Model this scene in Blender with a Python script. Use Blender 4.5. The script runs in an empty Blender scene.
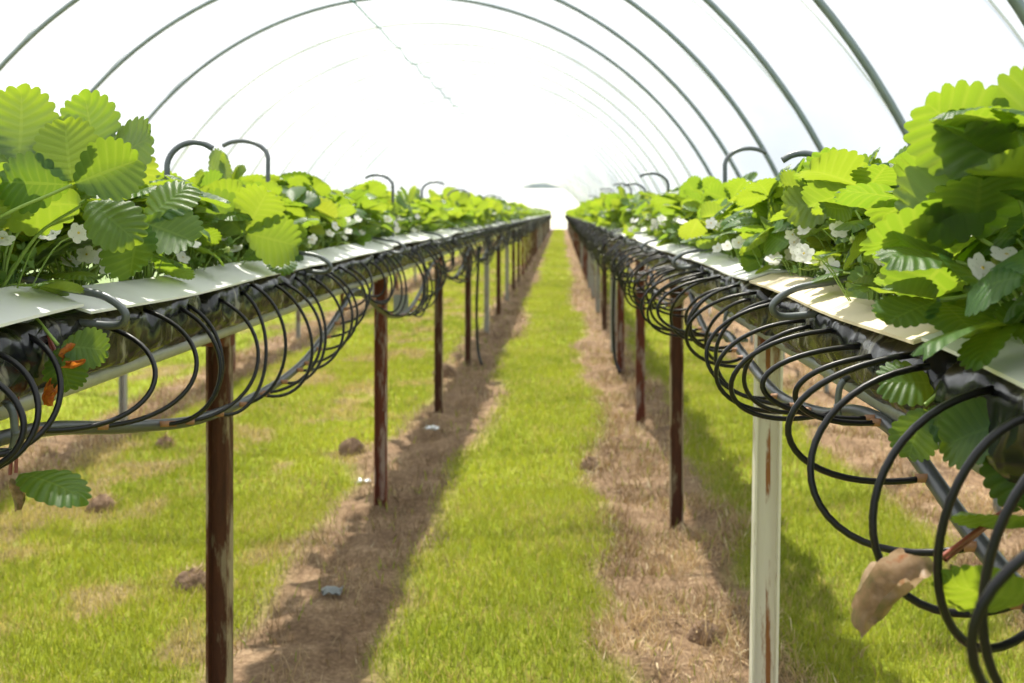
import bpy, math, random
import numpy as np
from mathutils import Vector, Matrix

# ---------------------------------------------------------------- camera, sky, sun, exposure
scene = bpy.context.scene
COL = scene.collection
CAMZ, FPX, VX, VY = 1.40, 1000.0, 561.0, 212.0      # eye height, focal length in px, vanishing point of the rows
cam_d = bpy.data.cameras.new('camera'); cam = bpy.data.objects.new('camera', cam_d); COL.objects.link(cam)
cam.location = (0, 0, CAMZ); cam.rotation_euler = (math.pi/2, 0, 0)
cam_d.sensor_width = 36.0; cam_d.lens = 36.0*FPX/1024
cam_d.shift_x = -(VX-512)/1024; cam_d.shift_y = -(341.5-VY)/1024
cam_d.clip_start = 0.05; cam_d.clip_end = 1000
cam_d.dof.use_dof = True; cam_d.dof.focus_distance = 1.5; cam_d.dof.aperture_fstop = 6.0
scene.camera = cam

world = bpy.data.worlds.new('world'); scene.world = world; world.use_nodes = True
bg = world.node_tree.nodes['Background']
bg.inputs[0].default_value = (0.86, 0.93, 1.0, 1); bg.inputs[1].default_value = 1.0

SUN_TO = Vector((-0.14, 0.52, 1.0)).normalized()
sun_d = bpy.data.lights.new('sun', 'SUN'); sun_d.energy = 12.0; sun_d.angle = math.radians(1.2); sun_d.color = (1.0, 0.93, 0.80)
sun = bpy.data.objects.new('sun', sun_d); COL.objects.link(sun)
sun.rotation_euler = (-SUN_TO).to_track_quat('-Z', 'Y').to_euler(); sun.location = (-5, 12, 20)
vs = scene.view_settings
vs.view_transform = 'Standard'; vs.look = 'None'; vs.gamma = 1.0; vs.use_curve_mapping = False; vs.exposure = 0.0

# ---------------------------------------------------------------- helpers
R = random.Random(7)
NR = np.random.default_rng(11)

def px(x, y, d):
    """world point seen at photo pixel (x, y) at distance d along the rows"""
    return Vector(((x-VX)*d/FPX, d, CAMZ-(y-VY)*d/FPX))

def mesh_of(name, verts, faces, mat=None, smooth=True, uv=None):
    me = bpy.data.meshes.new(name)
    me.from_pydata([tuple(v) for v in verts], [], faces)
    if smooth: me.polygons.foreach_set('use_smooth', [True]*len(me.polygons))
    if uv is not None:
        l = me.uv_layers.new(name='UVMap')
        vi = np.empty(len(me.loops), dtype=np.int32); me.loops.foreach_get('vertex_index', vi)
        l.data.foreach_set('uv', np.asarray(uv, dtype=np.float32)[vi].ravel())
    if mat: me.materials.append(mat)
    me.update()
    return me

def link(name, me, parent=None, loc=None, mtx=None):
    o = bpy.data.objects.new(name, me); COL.objects.link(o)
    if parent: o.parent = parent
    if loc is not None: o.location = loc
    if mtx is not None: o.matrix_local = mtx
    return o

def tag(o, label=None, cat=None, group=None, kind=None):
    if label: o['label'] = label
    if cat: o['category'] = cat
    if group: o['group'] = group
    if kind: o['kind'] = kind
    return o

def sweep(pts, rad, sides=6, cap=True):
    pts = [Vector(p) for p in pts]; n = len(pts)
    if not hasattr(rad, '__len__'): rad = [rad]*n
    V, F = [], []
    t0 = (pts[1]-pts[0]).normalized()
    nrm = t0.orthogonal().normalized()
    for i in range(n):
        t = (pts[min(i+1, n-1)]-pts[max(i-1, 0)]).normalized()
        nrm = (nrm - t*nrm.dot(t))
        nrm = nrm.normalized() if nrm.length > 1e-6 else t.orthogonal().normalized()
        b = t.cross(nrm)
        for k in range(sides):
            a = 2*math.pi*k/sides
            V.append(pts[i]+(nrm*math.cos(a)+b*math.sin(a))*rad[i])
    for i in range(n-1):
        for k in range(sides):
            k2 = (k+1) % sides
            F.append((i*sides+k, i*sides+k2, (i+1)*sides+k2, (i+1)*sides+k))
    if cap:
        F.append(tuple(range(sides-1, -1, -1))); F.append(tuple((n-1)*sides+k for k in range(sides)))
    return V, F

def catmull(P, per=6):
    P = [Vector(p) for p in P]; Q = [P[0]*2-P[1]]+P+[P[-1]*2-P[-2]]; out = []
    for i in range(1, len(Q)-2):
        for j in range(per):
            t = j/per
            a, b, c, d = Q[i-1], Q[i], Q[i+1], Q[i+2]
            out.append(0.5*((2*b)+(c-a)*t+(2*a-5*b+4*c-d)*t*t+(3*b-a-3*c+d)*t**3))
    out.append(P[-1].copy())
    return out

def join(parts):
    V, F, U = [], [], []
    for p in parts:
        o = len(V); V += list(p[0]); F += [tuple(i+o for i in f) for f in p[1]]
        if len(p) > 2: U += list(p[2])
    return (V, F, U) if U else (V, F)

def box(x0, x1, y0, y1, z0, z1):
    V = [(x0,y0,z0),(x1,y0,z0),(x1,y1,z0),(x0,y1,z0),(x0,y0,z1),(x1,y0,z1),(x1,y1,z1),(x0,y1,z1)]
    return V, [(3,2,1,0),(4,5,6,7),(0,1,5,4),(1,2,6,5),(2,3,7,6),(3,0,4,7)]

def vnoise(x, y, seed=0):
    x = np.asarray(x, float); y = np.asarray(y, float)
    xi = np.floor(x).astype(np.int64); yi = np.floor(y).astype(np.int64)
    fx = x-xi; fy = y-yi; fx = fx*fx*(3-2*fx); fy = fy*fy*(3-2*fy)
    def h(a, b):
        n = (a*374761393+b*668265263+seed*1442695041) & 0xffffffff
        n = ((n ^ (n >> 13))*1274126177) & 0xffffffff
        return ((n ^ (n >> 16)) & 0xffff)/65535.0
    return (h(xi,yi)*(1-fx)+h(xi+1,yi)*fx)*(1-fy)+(h(xi,yi+1)*(1-fx)+h(xi+1,yi+1)*fx)*fy

def sstep(a, b, x):
    t = np.clip((x-a)/(b-a), 0, 1); return t*t*(3-2*t)

ORD = ['nearest','second','third','fourth','fifth','sixth','seventh','eighth','ninth','tenth','eleventh','twelfth','thirteenth','fourteenth','fifteenth','sixteenth','seventeenth','eighteenth','nineteenth','twentieth']

# ---------------------------------------------------------------- materials
class NT:
    def __init__(s, name):
        s.m = bpy.data.materials.new(name); s.m.use_nodes = True; s.t = s.m.node_tree; s.t.nodes.clear()
        s.out = s.n('ShaderNodeOutputMaterial')
    def n(s, typ, **kw):
        nd = s.t.nodes.new(typ)
        for k, v in kw.items():
            if k.startswith('i_'):
                nd.inputs[k[2:].replace('_', ' ')].default_value = v
            else: setattr(nd, k, v)
        return nd
    def l(s, a, b): s.t.links.new(a, b)
    def math(s, op, a, b=None):
        m = s.n('ShaderNodeMath', operation=op)
        for i, v in enumerate((a, b)):
            if v is None: continue
            if isinstance(v, (int, float)): m.inputs[i].default_value = v
            else: s.l(v, m.inputs[i])
        return m.outputs[0]
    def mix(s, fac, a, b, mode='MIX'):
        m = s.n('ShaderNodeMix', data_type='RGBA', blend_type=mode)
        for sock, v in ((m.inputs[0], fac), (m.inputs[6], a), (m.inputs[7], b)):
            if isinstance(v, (int, float)): sock.default_value = v
            elif isinstance(v, tuple): sock.default_value = (*v, 1) if len(v) == 3 else v
            else: s.l(v, sock)
        return m.outputs[2]
    def noise(s, scale, detail=4, vec=None, rough=0.55):
        nd = s.n('ShaderNodeTexNoise'); nd.inputs['Scale'].default_value = scale; nd.inputs['Detail'].default_value = detail; nd.inputs['Roughness'].default_value = rough
        if vec is not None: s.l(vec, nd.inputs['Vector'])
        return nd.outputs['Fac']
    def ramp(s, fac, stops):
        r = s.n('ShaderNodeValToRGB'); e = r.color_ramp.elements
        e[0].position, e[0].color = stops[0][0], (*stops[0][1], 1)
        e[1].position, e[1].color = stops[-1][0], (*stops[-1][1], 1)
        for p, c in stops[1:-1]:
            k = e.new(p); k.color = (*c, 1)
        s.l(fac, r.inputs[0]); return r.outputs[0]
    def coord(s, which='Object', scale=None):
        c = s.n('ShaderNodeTexCoord').outputs[which]
        if scale:
            mp = s.n('ShaderNodeMapping'); mp.inputs['Scale'].default_value = scale; s.l(c, mp.inputs['Vector']); return mp.outputs[0]
        return c
    def principled(s, col, rough=0.5, metal=0.0, bump=None, bstr=0.3, bdist=0.01, spec=0.5):
        p = s.n('ShaderNodeBsdfPrincipled')
        if isinstance(col, tuple): p.inputs['Base Color'].default_value = (*col, 1)
        else: s.l(col, p.inputs['Base Color'])
        if isinstance(rough, (int, float)): p.inputs['Roughness'].default_value = rough
        else: s.l(rough, p.inputs['Roughness'])
        p.inputs['Metallic'].default_value = metal; p.inputs['Specular IOR Level'].default_value = spec
        if bump is not None:
            b = s.n('ShaderNodeBump'); b.inputs['Strength'].default_value = bstr; b.inputs['Distance'].default_value = bdist
            s.l(bump, b.inputs['Height']); s.l(b.outputs[0], p.inputs['Normal'])
        return p
    def end(s, sh):
        s.l(sh.outputs[0] if hasattr(sh, 'outputs') else sh, s.out.inputs[0]); return s.m

def mat_simple(name, col, rough=0.5, metal=0.0, nscale=30, var=0.25, bstr=0.15, bdist=0.002, spec=0.5):
    t = NT(name); f = t.noise(nscale, 5, t.coord())
    dark = tuple(c*(1-var) for c in col); lite = tuple(min(1, c*(1+var)) for c in col)
    return t.end(t.principled(t.mix(f, dark, lite), rough, metal, f, bstr, bdist, spec))

def mat_leaf(name, dark, mid, glow, trans=0.5, rough=0.36, spec=0.5):
    t = NT(name)
    uv = t.n('ShaderNodeUVMap'); sep = t.n('ShaderNodeSeparateXYZ'); t.l(uv.outputs[0], sep.inputs[0])
    u = t.math('ABSOLUTE', t.math('SUBTRACT', sep.outputs[0], 0.5))           # distance from the midrib
    vein = t.math('SINE', t.math('MULTIPLY', sep.outputs[1], 2*math.pi*9))
    v01 = t.math('ADD', t.math('MULTIPLY', vein, 0.5), 0.5)
    vline = t.math('POWER', v01, 5)
    rib = t.math('LESS_THAN', u, 0.025)
    lines = t.math('MAXIMUM', t.math('MULTIPLY', vline, 0.7), rib)
    rnd = t.n('ShaderNodeObjectInfo').outputs['Random']
    geo = t.n('ShaderNodeNewGeometry')
    fine = t.noise(60, 4, t.coord())
    base = t.mix(rnd, dark, mid)
    base = t.mix(t.math('MULTIPLY', fine, 0.35), base, tuple(c*1.9 for c in mid))
    base = t.mix(t.math('MULTIPLY', lines, 0.35), base, tuple(min(1, c*2.2) for c in mid))
    under = t.mix(0.55, base, (0.22, 0.30, 0.13))
    base = t.mix(geo.outputs['Backfacing'], base, under)
    h = t.math('ADD', t.math('MULTIPLY', v01, -0.6), t.math('MULTIPLY', fine, 0.5))
    p = t.principled(base, rough, 0, h, 0.40, 0.003, spec)
    gl2 = (glow[0]*0.62, glow[1]*0.82, glow[2]*0.9)
    gcol = t.mix(rnd, gl2, glow)
    gcol = t.mix(t.math('MULTIPLY', fine, 0.5), gcol, (glow[0]*0.6, glow[1]*0.72, glow[2]*0.6))
    gcol = t.mix(t.math('MULTIPLY', lines, 0.45), gcol, (glow[0]*1.15, glow[1]*1.08, glow[2]*2.0))
    tr = t.n('ShaderNodeBsdfTranslucent'); t.l(gcol, tr.inputs[0])
    mx = t.n('ShaderNodeMixShader'); mx.inputs[0].default_value = trans
    t.l(p.outputs[0], mx.inputs[1]); t.l(tr.outputs[0], mx.inputs[2])
    return t.end(mx)

M = {}
M['leaf'] = mat_leaf('leaf_green', (0.018, 0.060, 0.020), (0.045, 0.115, 0.026), (0.355, 0.45, 0.022), 0.50, 0.38, 0.42)
M['leaf_young'] = mat_leaf('leaf_young', (0.06, 0.14, 0.03), (0.10, 0.20, 0.04), (0.44, 0.48, 0.03), 0.5)
M['leaf_far'] = mat_leaf('leaf_far', (0.022, 0.07, 0.02), (0.06, 0.13, 0.03), (0.365, 0.45, 0.022), 0.52, 0.42)
M['stem'] = mat_simple('stem_green', (0.24, 0.36, 0.07), 0.45, nscale=40)
M['stem_red'] = mat_simple('stem_red', (0.22, 0.055, 0.035), 0.45, nscale=40)
t = NT('leaf_dry')
f = t.noise(3.2, 5, t.coord()); c = t.ramp(f, [(0.3, (0.10, 0.13, 0.05)), (0.5, (0.30, 0.20, 0.12)), (0.62, (0.45, 0.32, 0.22)), (0.75, (0.35, 0.10, 0.03))])
p = t.principled(c, 0.55, 0, f, 0.5, 0.004); tr = t.n('ShaderNodeBsdfTranslucent'); t.l(c, tr.inputs[0])
mx = t.n('ShaderNodeMixShader'); mx.inputs[0].default_value = 0.35; t.l(p.outputs[0], mx.inputs[1]); t.l(tr.outputs[0], mx.inputs[2])
M['leaf_dry'] = t.end(mx)
t = NT('leaf_orange')
f = t.noise(4, 4, t.coord()); c = t.ramp(f, [(0.35, (0.50, 0.10, 0.02)), (0.55, (0.62, 0.22, 0.03)), (0.7, (0.30, 0.06, 0.02))])
p = t.principled(c, 0.5, 0, f, 0.4, 0.003); tr = t.n('ShaderNodeBsdfTranslucent'); t.l(c, tr.inputs[0])
mx = t.n('ShaderNodeMixShader'); mx.inputs[0].default_value = 0.5; t.l(p.outputs[0], mx.inputs[1]); t.l(tr.outputs[0], mx.inputs[2])
M['leaf_orange'] = t.end(mx)
t = NT('petal_white'); p = t.principled((0.86, 0.86, 0.82), 0.5); tr = t.n('ShaderNodeBsdfTranslucent'); tr.inputs[0].default_value = (0.8, 0.8, 0.72, 1)
mx = t.n('ShaderNodeMixShader'); mx.inputs[0].default_value = 0.35; t.l(p.outputs[0], mx.inputs[1]); t.l(tr.outputs[0], mx.inputs[2])
M['petal'] = t.end(mx)
M['yellow'] = mat_simple('flower_yellow', (0.65, 0.50, 0.06), 0.6, nscale=300)
M['berry'] = mat_simple('berry_green', (0.42, 0.50, 0.18), 0.4, nscale=200, bstr=0.4)
M['tube'] = mat_simple('black_tube', (0.007, 0.007, 0.009), 0.34, nscale=60, bstr=0.05, spec=0.35)
M['hose'] = mat_simple('grey_hose', (0.055, 0.062, 0.07), 0.34, nscale=25, var=0.35, bstr=0.08)
M['connector'] = mat_simple('tan_connector', (0.30, 0.15, 0.075), 0.6, nscale=80)
M['galv'] = mat_simple('galvanised_tube', (0.30, 0.32, 0.33), 0.38, 0.55, nscale=45, var=0.3, bstr=0.1)
M['rail_grey'] = mat_simple('painted_rail', (0.42, 0.42, 0.40), 0.42, 0.3, nscale=40, var=0.25, bstr=0.1)
M['rod'] = mat_simple('grey_rod', (0.12, 0.135, 0.145), 0.4, 0.3, nscale=60)
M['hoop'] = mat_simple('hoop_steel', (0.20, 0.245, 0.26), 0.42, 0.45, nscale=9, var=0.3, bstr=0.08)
M['hoop_glare'] = mat_simple('hoop_glare_paled', (0.66, 0.70, 0.73), 0.55, 0.0, nscale=9, var=0.06, bstr=0.05)  # same steel hoops; glare wash-out put into the colour
M['twine'] = mat_simple('green_twine', (0.02, 0.17, 0.13), 0.7, nscale=90)
M['rope'] = mat_simple('grey_rope', (0.25, 0.33, 0.32), 0.7, nscale=90)
M['strip'] = mat_simple('white_strip', (0.74, 0.75, 0.74), 0.42, nscale=12, var=0.10, bstr=0.1)
M['strip_cream'] = mat_simple('cream_strip', (0.66, 0.57, 0.40), 0.5, nscale=16, var=0.14, bstr=0.1)
M['paper'] = mat_simple('white_scrap', (0.75, 0.78, 0.82), 0.6, nscale=20)
M['tag'] = mat_simple('grey_card', (0.20, 0.22, 0.22), 0.6, nscale=20)
M['gable'] = mat_simple('gable_sheet', (0.30, 0.36, 0.45), 0.6, nscale=3)

def mat_post(name, cover, rust_a, rust_b, paint, edge=0.0, seam=0.0):
    t = NT(name); c = t.coord('Object', (1, 1, 0.22))
    rnd = t.n('ShaderNodeObjectInfo').outputs['Random']
    off = t.n('ShaderNodeVectorMath', operation='ADD'); t.l(c, off.inputs[0])
    cmb = t.n('ShaderNodeCombineXYZ'); t.l(t.math('MULTIPLY', rnd, 37.0), cmb.inputs[2]); t.l(cmb.outputs[0], off.inputs[1])
    f = t.noise(22, 6, off.outputs[0], 0.65); g = t.noise(70, 5, off.outputs[0])
    rust = t.mix(g, rust_a, rust_b)
    sx = t.n('ShaderNodeSeparateXYZ'); t.l(t.coord(), sx.inputs[0]); ax = t.math('ABSOLUTE', sx.outputs[0])
    if edge: f = t.math('SUBTRACT', f, t.math('MULTIPLY', t.math('GREATER_THAN', ax, 0.0235), edge))
    if seam: f = t.math('ADD', f, t.math('MULTIPLY', t.math('LESS_THAN', ax, 0.006), seam))
    m = t.ramp(f, [(cover-0.05, (0, 0, 0)), (cover+0.05, (1, 1, 1))])
    col = t.mix(m, paint, rust)
    return t.end(t.principled(col, 0.72, 0.0, t.math('ADD', f, g), 0.4, 0.003, 0.3))
M['post_rust'] = mat_post('post_rust', 0.40, (0.035, 0.016, 0.010), (0.13, 0.045, 0.02), (0.30, 0.24, 0.15), edge=0.10)
M['post_red'] = mat_post('post_red', 0.44, (0.06, 0.02, 0.012), (0.22, 0.06, 0.03), (0.34, 0.27, 0.22))
M['post_cream'] = mat_post('post_cream', 0.62, (0.20, 0.08, 0.03), (0.34, 0.15, 0.05), (0.64, 0.61, 0.52), seam=0.13)
M['post_grey'] = mat_post('post_grey', 0.60, (0.14, 0.07, 0.04), (0.25, 0.13, 0.07), (0.36, 0.35, 0.31))

t = NT('grow_bag')
f = t.noise(10, 5, t.coord('Object', (1, 1.7, 0.7)), 0.55); g = t.noise(7, 1.5, t.coord('Object', (1, 1.8, .8)), 0.4)
c = t.ramp(f, [(0.46, (0.006, 0.007, 0.009)), (0.57, (0.022, 0.023, 0.024)), (0.63, (0.26, 0.25, 0.21)), (0.69, (0.03, 0.03, 0.03))])
M['bag'] = t.end(t.principled(c, 0.2, 0, g, 0.8, 0.05))
M['compost'] = mat_simple('coir_compost', (0.055, 0.036, 0.022), 0.9, nscale=80, bstr=0.8, bdist=0.01)

# grass, straw: colour per blade from the point attribute "tint"
def mat_blade(name, trans):
    t = NT(name); a = t.n('ShaderNodeAttribute', attribute_name='tint')
    p = t.principled(a.outputs['Color'], 0.55, 0, None, spec=0.25)
    tr = t.n('ShaderNodeBsdfTranslucent'); t.l(t.mix(1.0, a.outputs['Color'], (1.25, 1.2, 0.7), 'MULTIPLY'), tr.inputs[0])
    mx = t.n('ShaderNodeMixShader'); mx.inputs[0].default_value = trans
    t.l(p.outputs[0], mx.inputs[1]); t.l(tr.outputs[0], mx.inputs[2]); return t.end(mx)
M['grass'] = mat_blade('grass_blades', 0.45)
M['straw'] = mat_blade('straw_fibres', 0.15)

t = NT('ground_earth')
a = t.n('ShaderNodeAttribute', attribute_name='cover').outputs['Fac']
c0 = t.coord()
n1 = t.noise(5, 8, c0, 0.7); n2 = t.noise(55, 6, c0, 0.7)
soil = t.ramp(t.math('ADD', t.math('MULTIPLY', n1, 0.5), t.math('MULTIPLY', n2, 0.5)), [(0.32, (0.06, 0.038, 0.024)), (0.50, (0.22, 0.145, 0.088)), (0.68, (0.44, 0.32, 0.20))])
turf = t.ramp(t.math('ADD', t.math('MULTIPLY', n1, 0.6), t.math('MULTIPLY', n2, 0.4)), [(0.30, (0.15, 0.20, 0.02)), (0.52, (0.25, 0.30, 0.03)), (0.72, (0.35, 0.31, 0.09))])
M['ground'] = t.end(t.principled(t.mix(a, soil, turf), 0.95, 0, n2, 0.8, 0.02, 0.1))
M['field'] = mat_simple('field_grass', (0.12, 0.19, 0.03), 0.95, nscale=2)

def mat_film(name, opaque, col):
    t = NT(name)
    f = t.noise(0.9, 5, t.coord('Object', (1, 0.25, 1)), 0.6); g = t.noise(5, 4, t.coord('Object', (0.3, 1, 0.3)))
    fac = t.math('ADD', t.math('MULTIPLY', t.math('SUBTRACT', f, 0.5), 0.9), opaque)
    tp = t.n('ShaderNodeBsdfTransparent'); tp.inputs[0].default_value = (0.97, 0.98, 1, 1)
    tl = t.n('ShaderNodeBsdfTranslucent'); tl.inputs[0].default_value = (*col, 1)
    df = t.principled((0.75, 0.77, 0.80), 0.6, 0, g, 0.3, 0.05, 0.0)
    m1 = t.n('ShaderNodeMixShader'); m1.inputs[0].default_value = 0.22; t.l(tl.outputs[0], m1.inputs[1]); t.l(df.outputs[0], m1.inputs[2])
    m2 = t.n('ShaderNodeMixShader'); t.l(fac, m2.inputs[0]); t.l(tp.outputs[0], m2.inputs[1]); t.l(m1.outputs[0], m2.inputs[2])
    return t.end(m2)
M['film'] = mat_film('tunnel_film', 0.30, (0.93, 0.94, 0.97))
M['film_end'] = mat_film('end_film', 0.80, (0.93, 0.93, 0.98))

# ---------------------------------------------------------------- ground
END = 80.0
TX, TZ, TR = -1.60, 0.07, 3.63          # hoop centre and radius
def green(x, y):
    """1 where turf grows, 0 on the bare strips under the rows"""
    w = (vnoise(y*0.9, x*0.4+5, 3)-0.5)*0.22+(vnoise(y*3.1, x+9, 5)-0.5)*0.16
    g = np.zeros_like(x)
    for a, b in ((-5.0, -3.20), (-2.62, -1.05), (-0.50, 0.19), (0.79, 1.60), (2.5, 5.5)):
        g = np.maximum(g, sstep(a-0.09, a+0.09, x+w)*(1-sstep(b-0.09, b+0.09, x+w*0.9)))
    return g
def bare_patch(x, y):
    return sstep(0.55, 0.70, vnoise(x*2.6, y*2.2, 21)*0.6+vnoise(x*7.2, y*5.4, 22)*0.4)
def gz(x, y):
    x = np.asarray(x, float); y = np.asarray(y, float)
    return (vnoise(x*2.2, y*2.2, 1)-0.5)*0.035+(vnoise(x*9, y*9, 2)-0.5)*0.018+(1-green(x, y))*((vnoise(x*4.5, y*5.5, 6)-.5)*.06+(vnoise(x*13, y*13, 8)-.5)*.03)

xs = np.arange(-8, 5.51, 0.05)
ys = [-3.0]
while ys[-1] < 8: ys.append(ys[-1]+0.05)
while ys[-1] < 100: ys.append(ys[-1]*1.012)
ys = np.array(ys)
GX, GY = np.meshgrid(xs, ys); nx, ny = len(xs), len(ys)
gx, gy = GX.ravel(), GY.ravel()
V = np.stack([gx, gy, gz(gx, gy)], 1)
ii = (np.arange(ny-1)[:, None]*nx+np.arange(nx-1)[None, :]).ravel()
F = np.stack([ii, ii+1, ii+nx+1, ii+nx], 1)
def np_mesh(name, V, F, mat, attr=None, vals=None, smooth=True):
    me = bpy.data.meshes.new(name); k = F.shape[1]
    me.vertices.add(len(V)); me.vertices.foreach_set('co', V.astype(np.float32).ravel())
    me.loops.add(F.size); me.loops.foreach_set('vertex_index', F.astype(np.int32).ravel())
    me.polygons.add(len(F)); me.polygons.foreach_set('loop_start', (np.arange(len(F))*k).astype(np.int32))
    me.update(calc_edges=True)
    me.polygons.foreach_set('use_smooth', [smooth]*len(F))
    if attr:
        a = me.attributes.new(attr, 'FLOAT' if vals.ndim == 1 else 'FLOAT_COLOR', 'POINT')
        a.data.foreach_set('value' if vals.ndim == 1 else 'color', vals.astype(np.float32).ravel())
    me.materials.append(mat); me.validate(); return me
cover = green(gx, gy)*(1-0.8*bare_patch(gx, gy)*(gx < -1))
tag(link('floor', np_mesh('floor', V, F, M['ground'], 'cover', cover)), 'earth floor of the tunnel with turf lanes and bare brown strips', 'ground', kind='structure')
tag(link('field', mesh_of('field', [(-250,-60,-0.06),(250,-60,-0.06),(250,500,-0.06),(-250,500,-0.06)], [(0,1,2,3)], M['field'], False)), 'flat green field beyond the tunnel walls', 'field', kind='structure')

# ---------------------------------------------------------------- film cover and far end
HOOP0, HSP = 4.65, 1.5
hy = [HOOP0+HSP*k for k in range(-5, 55) if HOOP0+HSP*k < END+0.5]
th = np.linspace(math.radians(7), math.radians(173), 84)
fy = np.arange(-3.6, END+0.01, 0.375)
TH, FY = np.meshgrid(th, fy)
ph = ((FY-HOOP0)/HSP) % 1.0
rr = TR+0.026-0.035*np.sin(np.pi*ph)**2+(vnoise(TH*9, FY*1.1, 31)-0.5)*0.05*np.sin(np.pi*ph)
V = np.stack([(TX+rr*np.cos(TH)).ravel(), FY.ravel(), (TZ+rr*np.sin(TH)).ravel()], 1)
nx, ny = len(th), len(fy)
ii = (np.arange(ny-1)[:, None]*nx+np.arange(nx-1)[None, :]).ravel()
F = np.stack([ii, ii+1, ii+nx+1, ii+nx], 1)
tag(link('ceiling', np_mesh('ceiling', V, F, M['film'])), 'milky translucent plastic film stretched over the tunnel hoops', 'tunnel cover', kind='structure')
ev = [(TX+TR*math.cos(a), END, TZ+TR*math.sin(a)) for a in np.linspace(0, math.pi, 40)]
ev += [(TX-TR, END, -0.05), (TX+TR, END, -0.05)]
tag(link('wall_end', mesh_of('wall_end', ev, [tuple(range(39, -1, -1))+(41, 40)], M['film_end'], False)), 'pale plastic sheet closing the far end of the tunnel', 'end wall', kind='structure')
zc = CAMZ+(VY-188.5)*END/FPX
half = math.acos((0)) ; a0 = math.asin(min(1, (zc-TZ)/(TR-0.02)))
gv = [(TX+(TR-0.03)*math.cos(a), y, TZ+(TR-0.03)*math.sin(a)) for y in (END-0.25, END-0.20) for a in np.linspace(a0, math.pi-a0, 14)]
gf = [tuple(range(13, -1, -1)), tuple(range(14, 28))]+[(k, k+1, k+15, k+14) for k in range(13)]+[(13, 0, 14, 27)]
tag(link('gable_flap', mesh_of('gable_flap', gv, gf, M['gable'], False)), 'small grey vent flap in the peak of the far end wall', 'vent flap')

def hoop_mesh(rad, mat):
    P = [(TX+TR, 0, -0.05)]+[(TX+TR*math.cos(a), 0, TZ+TR*math.sin(a)) for a in np.linspace(0, math.pi, 72)]+[(TX-TR, 0, -0.05)]
    return mesh_of('tunnel_hoop', *sweep(P, rad, 10), M[mat])
hm, hm2 = hoop_mesh(0.020, 'hoop'), hoop_mesh(0.016, 'hoop_glare')  # second mesh, for far hoops: paled and thinned to imitate glare
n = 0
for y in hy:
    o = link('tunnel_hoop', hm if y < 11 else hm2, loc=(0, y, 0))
    if y < 3: lab = 'curved steel hoop of the tunnel arching just ahead of the viewer'
    else:
        lab = ('%s %s hoop of the tunnel counted from the viewer' % (ORD[n], 'grey steel' if y < 11 else 'thin glare-paled')) if n < 20 else 'thin glare-paled hoop far down the tunnel, one of many closely spaced arches'
        n += 1
    tag(o, lab, 'tunnel hoop', 'steel hoops along the tunnel')
# twine under the ridge, tied from hoop to hoop
P = []
ta = math.acos((-2.2-TX)/TR)
for y in hy:
    if y < 9: continue
    P += [Vector((TX+(TR-0.025)*math.cos(ta), y, TZ+(TR-0.025)*math.sin(ta))), Vector((TX+(TR-0.06)*math.cos(ta)+R.uniform(-.03, .03), y+HSP/2, TZ+(TR-0.05)*math.sin(ta)-R.uniform(0, .03)))]
tag(link('ridge_twine', mesh_of('ridge_twine', *sweep(P, 0.011, 5), M['twine'])), 'thin green twine tied along the hoops near the ridge', 'twine')
# ropes over the film, one to a bay
for k, y in enumerate(hy):
    if y < 3 or y > 40: continue
    P = []
    for a in np.linspace(math.radians(9), math.radians(171), 50):
        r_ = TR+0.035
        P.append((TX+r_*math.cos(a), y+0.22+0.75*(a-0.6), TZ+r_*math.sin(a)))
    tag(link('film_rope', mesh_of('film_rope', *sweep(P, 0.0055, 5), M['rope'])), 'thin rope crossing over the plastic film behind the %s hoop' % (ORD[int((y-3.1)/HSP)] if (y-3.1)/HSP < 20 else 'far'), 'rope', 'ropes over the plastic film')

# ---------------------------------------------------------------- the rows
class Row: pass
LEFT, RIGHT, FAR = Row(), Row(), Row()
LEFT.x, LEFT.a, LEFT.side = -0.88, 1, 'left'
RIGHT.x, RIGHT.a, RIGHT.side = 0.55, -1, 'right'
FAR.x, FAR.a, FAR.side = -2.92, 1, 'far left'
RAILZ, BAGZ = 1.112, 1.25

def post_mesh(w, dp, th_, lean=0):
    h = RAILZ-0.015
    prof = [(-w, 0), (w, 0), (w, dp), (w-th_, dp), (w-th_, th_), (-w+th_, th_), (-w+th_, dp), (-w, dp)]
    prof = [(x_, -y_+dp/2) for x_, y_ in prof]          # open side faces the camera
    nz = 12; V, F = [], []
    for i in range(nz+1):
        z = -0.12+(h+0.12)*i/nz
        for x_, y_ in prof: V.append((x_+lean*(z-h), y_, z))
    m = len(prof)
    for i in range(nz):
        for k in range(m):
            k2 = (k+1) % m; F.append((i*m+k, i*m+k2, (i+1)*m+k2, (i+1)*m+k))
    F += [tuple(nz*m+k for k in range(m))]
    return V, F
arm_m = {}
PM = {}
def post(row, d, mat, label, w=0.029, lean=0.0, arm=True):
    key = (mat, w, lean)
    if key not in PM:
        PM[key] = mesh_of('support_post', *post_mesh(w, 0.034, 0.006, lean), M[mat], False)
    o = link('support_post', PM[key], loc=(row.x+row.a*0.03, d, 0))
    tag(o, label, 'post', 'support posts of the %s row' % row.side)
    if arm:
        if row.side not in arm_m:
            s = row.a*0.03
            arm_m[row.side] = mesh_of('crossarm', *box(-0.062-s, 0.062-s, -0.018, 0.018, RAILZ-0.045, RAILZ-0.017), M['post_red'], False)
        link('crossarm', arm_m[row.side], o)
    return o

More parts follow.
